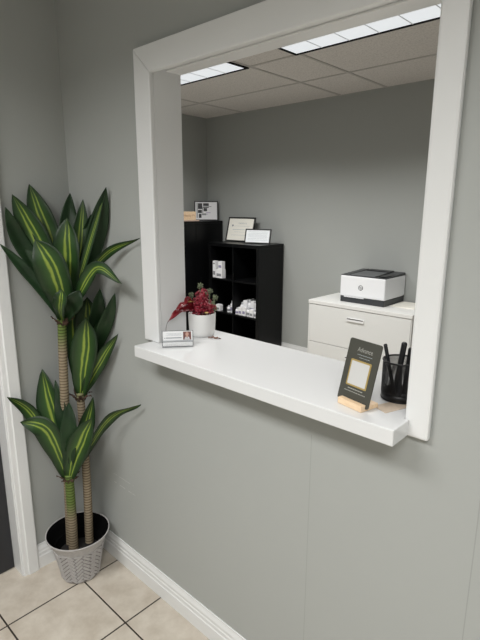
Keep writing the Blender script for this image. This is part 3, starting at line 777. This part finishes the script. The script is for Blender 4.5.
T = place(-2.187+.0, 2.845, 1.4812, .815, .12)
o, p = picture('photo_frame', 'black frame with photo collage on top of the tall black cabinet', T, .272, .220, M_product, b=.011)
D_ = T @ Matrix.Translation((0, .0050, 0)); bm = bmesh.new()
for (a, b_, c_, d_) in ((-.095, -.045, .13, .195), (-.035, .03, .165, .195), (-.095, -.05, .085, .12), (-.03, .01, .105, .14), (-.085, -.055, .03, .075), (-.035, .03, .142, .152)):
    box(bm, a, b_, .0004, .0009, c_, d_, D_)
obj('collage_photo', bm, M_photo_dark, p)
bm = bmesh.new()
for (a, b_, c_, d_) in ((-.11, -.099, .03, .2), (-.045, -.035, .085, .15), (-.04, .06, .155, .162), (-.05, .0, .06, .08)):
    box(bm, a, b_, .0003, .0010, c_, d_, D_)
obj('collage_photo', bm, M_photo_grey, p)
bm = bmesh.new(); box(bm, .0, .05, .0004, .0009, .085, .092, D_); box(bm, -.02, .02, .0004, .0009, .068, .074, D_); obj('collage_caption', bm, M_lilac, p)
obj('easel_leg', boxbm(-.025, .025, .019, .022, .02, .15, T=T), M_frame, o)

# small wooden name block
T = place(-2.16, 2.56, 1.479, .80, 0)
nb = thing('wooden_name_block', 'light wooden name block on the tall black cabinet, left of the collage frame', 'name block', (-2.16, 2.56, 1.479), .8)
obj('block', boxbm(-.16, .075, 0, .030, .012, .104, T=T), M_pine, nb, .002)
obj('block_foot', boxbm(-.17, .11, -.004, .04, .0, .012, T=T), wood_material('pink_pine', (.60, .42, .34), (.70, .52, .42)), nb, .001)
bm = bmesh.new(); text_bm(bm, 'Nancy M', .034, T @ Matrix.Translation((.0, -.0006, .060)), 3e-4); obj('lettering', bm, M_orange, nb)

# products on the shelves
def product_box(name, label, x, y, z, w, d_, h, kind, group):
    o = thing(name, label, 'product', (x, y, z), group=group)
    if kind == 'box':
        obj('carton', boxbm(x-w/2, x+w/2, y-d_/2, y+d_/2, z+.0003, z+h), M_product, o, .001)
        obj('product_label', boxbm(x-w*.36, x+w*.36, y-d_/2-.0008, y-d_/2, z+h*.22, z+h*.52), random.choice((M_plabel, M_plabel2)), o)
    else:
        bm = bmesh.new(); r = w/2; lathe(bm, [(0, .0003), (r*.94, .0003), (r, .004), (r, h*.68), (r*.8, h*.76), (r*.45, h*.8), (0, h*.8)], 20, x, y)
        bmesh.ops.translate(bm, verts=bm.verts, vec=(0, 0, z)); obj('bottle', bm, M_product, o, smooth=False)
        bm = bmesh.new(); lathe(bm, [(r*.44, h*.78), (r*.5, h*.8), (r*.5, h*.98), (r*.44, h), (0, h)], 16, x, y); bmesh.ops.translate(bm, verts=bm.verts, vec=(0, 0, z)); obj('bottle_cap', bm, M_cap, o)
        bm = bmesh.new(); lathe(bm, [(r*1.01, h*.2), (r*1.02, h*.2), (r*1.02, h*.5), (r*1.01, h*.5)], 20, x, y); bmesh.ops.translate(bm, verts=bm.verts, vec=(0, 0, z)); obj('product_label', bm, random.choice((M_plabel, M_plabel2)), o)
    return o
z1 = .881
g1 = 'white boxes in the top left cubby'
yb_ = 2.70
product_box('product_box', 'tall narrow white box, lower left of the four in the top left cubby', -1.812, 2.625, z1, .040, .05, .135, 'box', g1)
product_box('product_box', 'white box with dark label, lower right of the four in the top left cubby', -1.733, 2.625, z1, .090, .06, .095, 'box', g1)
product_box('product_box', 'small pale box stacked upper left in the top left cubby', -1.814, 2.625, z1+.1353, .036, .05, .045, 'box', g1)
product_box('product_box', 'small grey-blue box stacked upper right in the top left cubby', -1.722, 2.625, z1+.0953, .058, .05, .085, 'box', g1)
z2 = .514; g2 = 'white products in the middle right cubby'
k = 0
spots = ((-1.480, 'bottle', .125), (-1.425, 'box', .150), (-1.372, 'bottle', .165), (-1.320, 'box', .155), (-1.268, 'box', .140), (-1.218, 'bottle', .145))
ordn = ('first', 'second', 'third', 'fourth', 'fifth', 'last')
for row, yy, sc in ((0, 2.625, .80), (1, 2.69, 1.0), (2, 2.76, 1.0)):
    for i, (x, kd, h) in enumerate(spots):
        x2 = x + (.0, .012, -.004)[row]*(1 if i < 5 else .0)
        rowname = ('front', 'middle', 'back')[row]
        kk = kd if row != 0 else ('box' if i in (1, 2, 4) else 'bottle')
        product_box('product_box' if kk == 'box' else 'product_bottle', '%s white %s from the left in the %s row of the middle right cubby' % (ordn[i], kk, rowname), x2, yy, z2, .047, .046, h*sc*(.72 if row == 0 else 1), kk, g2)
g3 = 'white bottles in the middle left cubby'
product_box('product_bottle', 'tall white bottle beside the divider in the middle left cubby', -1.572, 2.64, z2, .044, .04, .130, 'bottle', g3)
product_box('product_bottle', 'shorter white bottle left of the tall one in the middle left cubby', -1.622, 2.64, z2, .044, .04, .075, 'bottle', g3)
product_box('product_box', 'small cream box just right of the berries in the middle left cubby', -1.765, 2.63, z2, .065, .05, .068, 'box', g3)

# lateral file cabinet
FX0, FX1, FY0, FZ = -.470, .492, 2.49, .826
cab = thing('file_cabinet', 'white lateral file cabinet with wide drawers, against the grey back wall', 'cabinet', ((FX0+FX1)/2, 2.74, 0))
obj('cabinet_body', boxbm(FX0, FX1, FY0+.02, BY-.016, .002, FZ-.032), M_cab, cab, .002)
obj('cabinet_top', boxbm(FX0-.003, FX1+.003, FY0-.004, BY-.016, FZ-.032, FZ), mat('cabinet_top_white', (.80, .80, .78), .3), cab, .0025)
zz = [.06, .445, FZ-.036]
for i in range(2):
    dr = obj('drawer', boxbm(FX0+.016, FX1-.008, FY0, FY0+.0195, zz[i]+.004, zz[i+1]), M_cab, cab, .002)
    zc = zz[i+1]-.085
    hd = obj('drawer_handle', boxbm(-.075, .085, FY0-.010, FY0, zc-.014, zc+.014), M_pull, dr, .001)
    obj('handle_slot', boxbm(-.070, .080, FY0-.0108, FY0-.010, zc+.005, zc+.0135), M_handle, hd)
obj('cabinet_stile', boxbm(FX0, FX0+.014, FY0+.002, FY0+.02, .002, FZ-.032), M_cab, cab); obj('cabinet_stile', boxbm(FX1-.006, FX1, FY0+.002, FY0+.02, .002, FZ-.032), M_cab, cab)

# printer
QX0, QX1, QY0, QY1, QZ = -.230, .192, 2.610, 2.988, FZ+.0005
pr = thing('printer', 'white laser printer with charcoal top on the file cabinet', 'printer', ((QX0+QX1)/2, (QY0+QY1)/2, FZ))
obj('base_tray', boxbm(QX0+.004, QX1-.004, QY0+.004, QY1, QZ, QZ+.052), M_ptop, pr, .004)
bm = bmesh.new()
yA, yB = QY0, QY1
box(bm, QX0, QX1, yA, yB, QZ+.0525, QZ+.232)
obj('printer_body', bm, M_printer, pr, .010, seg=3)
bm = bmesh.new()
def slab(bm, x0, x1, y0, y1, za, zb_, zc, zd):
    v = [bm.verts.new(q) for q in ((x0, y0, za), (x1, y0, za), (x1, y1, za), (x0, y1, za), (x0, y0, zb_), (x1, y0, zb_), (x1, y1, zc), (x0, y1, zc))]
    for f in ((0, 3, 2, 1), (4, 5, 6, 7), (0, 1, 5, 4), (1, 2, 6, 5), (2, 3, 7, 6), (3, 0, 4, 7)): bm.faces.new([v[i] for i in f])
slab(bm, QX0+.003, QX1-.003, yA+.003, yB-.003, QZ+.2325, QZ+.238, QZ+.256, 0)
lid = obj('top_cover', bm, M_ptop, pr, .003)
bm = bmesh.new(); slab(bm, QX0+.085, QX1-.11, yA+.012, yB-.10, QZ+.2385, QZ+.2425, QZ+.2535, 0); obj('output_tray', bm, mat('tray_grey', (.10, .105, .11), .4), lid, .001)
bm = bmesh.new(); slab(bm, QX0+.10, QX1-.10, yB-.10, yB-.03, QZ+.252, QZ+.262, QZ+.264, 0); slab(bm, QX0+.07, QX0+.085, yA+.03, yB-.03, QZ+.238, QZ+.245, QZ+.262, 0); slab(bm, QX1-.110, QX1-.095, yA+.03, yB-.03, QZ+.238, QZ+.245, QZ+.262, 0); obj('paper_guide', bm, M_blackp, lid, .001)
obj('control_panel', boxbm(QX1-.075, QX1-.02, yA+.03, yB-.12, QZ+.243, QZ+.2495), M_blackp, lid, .001)
bm = bmesh.new(); box(bm, QX0+.045, QX0+.235, yA-.006, yA-.0002, QZ+.046, QZ+.054); obj('tray_lip', bm, M_printer, pr, .001)
# round emblem with slanted letters
bm = bmesh.new(); Te = Matrix.Translation((-.030, yA-.0005, QZ+.138))
N = 28
for r0, r1 in ((.0180, .0222),):
    A = [bm.verts.new(Te @ Vector((r0*math.cos(2*PI*i/N), -.0003, r0*math.sin(2*PI*i/N)))) for i in range(N)]; B = [bm.verts.new(Te @ Vector((r1*math.cos(2*PI*i/N), -.0003, r1*math.sin(2*PI*i/N)))) for i in range(N)]
    for i in range(N): j = (i+1) % N; bm.faces.new((A[i], A[j], B[j], B[i]))
text_bm(bm, 'hp', .036, Te @ Matrix.Translation((0, -.0003, .001)), 1e-4, shear=.3); obj('emblem', bm, M_ink, pr)
# sheet of paper beside the printer
o = obj('paper_sheets', boxbm(.205, .41, 2.70, 2.96, FZ+.0005, FZ+.006), M_paper_cream); tag(o, 'low stack of cream paper right of the printer on the cabinet', 'paper')

# ------------------------------------------------------------------ camera and output
cam = bpy.data.cameras.new('camera'); co = bpy.data.objects.new('camera', cam); C.objects.link(co)
yaw, pitch, roll = .7503, -.2286, .0031
f = Vector((-math.sin(yaw)*math.cos(pitch), math.cos(yaw)*math.cos(pitch), math.sin(pitch)))
r = Vector((math.cos(yaw), math.sin(yaw), 0)); u = r.cross(f)
r2 = r*math.cos(roll) + u*math.sin(roll); u2 = -r*math.sin(roll) + u*math.cos(roll)
co.matrix_world = Matrix(((r2.x, u2.x, -f.x, 1.9961), (r2.y, u2.y, -f.y, -1.0662), (r2.z, u2.z, -f.z, 1.6294), (0, 0, 0, 1)))
cam.sensor_fit = 'VERTICAL'; cam.sensor_height = 24; cam.lens = 484.1/640*24; cam.clip_start = .02
scn.camera = co
w_ = bpy.data.worlds.new('world'); scn.world = w_; w_.use_nodes = True
w_.node_tree.nodes['Background'].inputs[0].default_value = (.5, .55, .6, 1); w_.node_tree.nodes['Background'].inputs[1].default_value = .3
scn.view_settings.view_transform = 'Standard'; scn.view_settings.look = 'None'; scn.view_settings.gamma = 1
scn.view_settings.use_curve_mapping = False; scn.view_settings.exposure = EXPOSURE
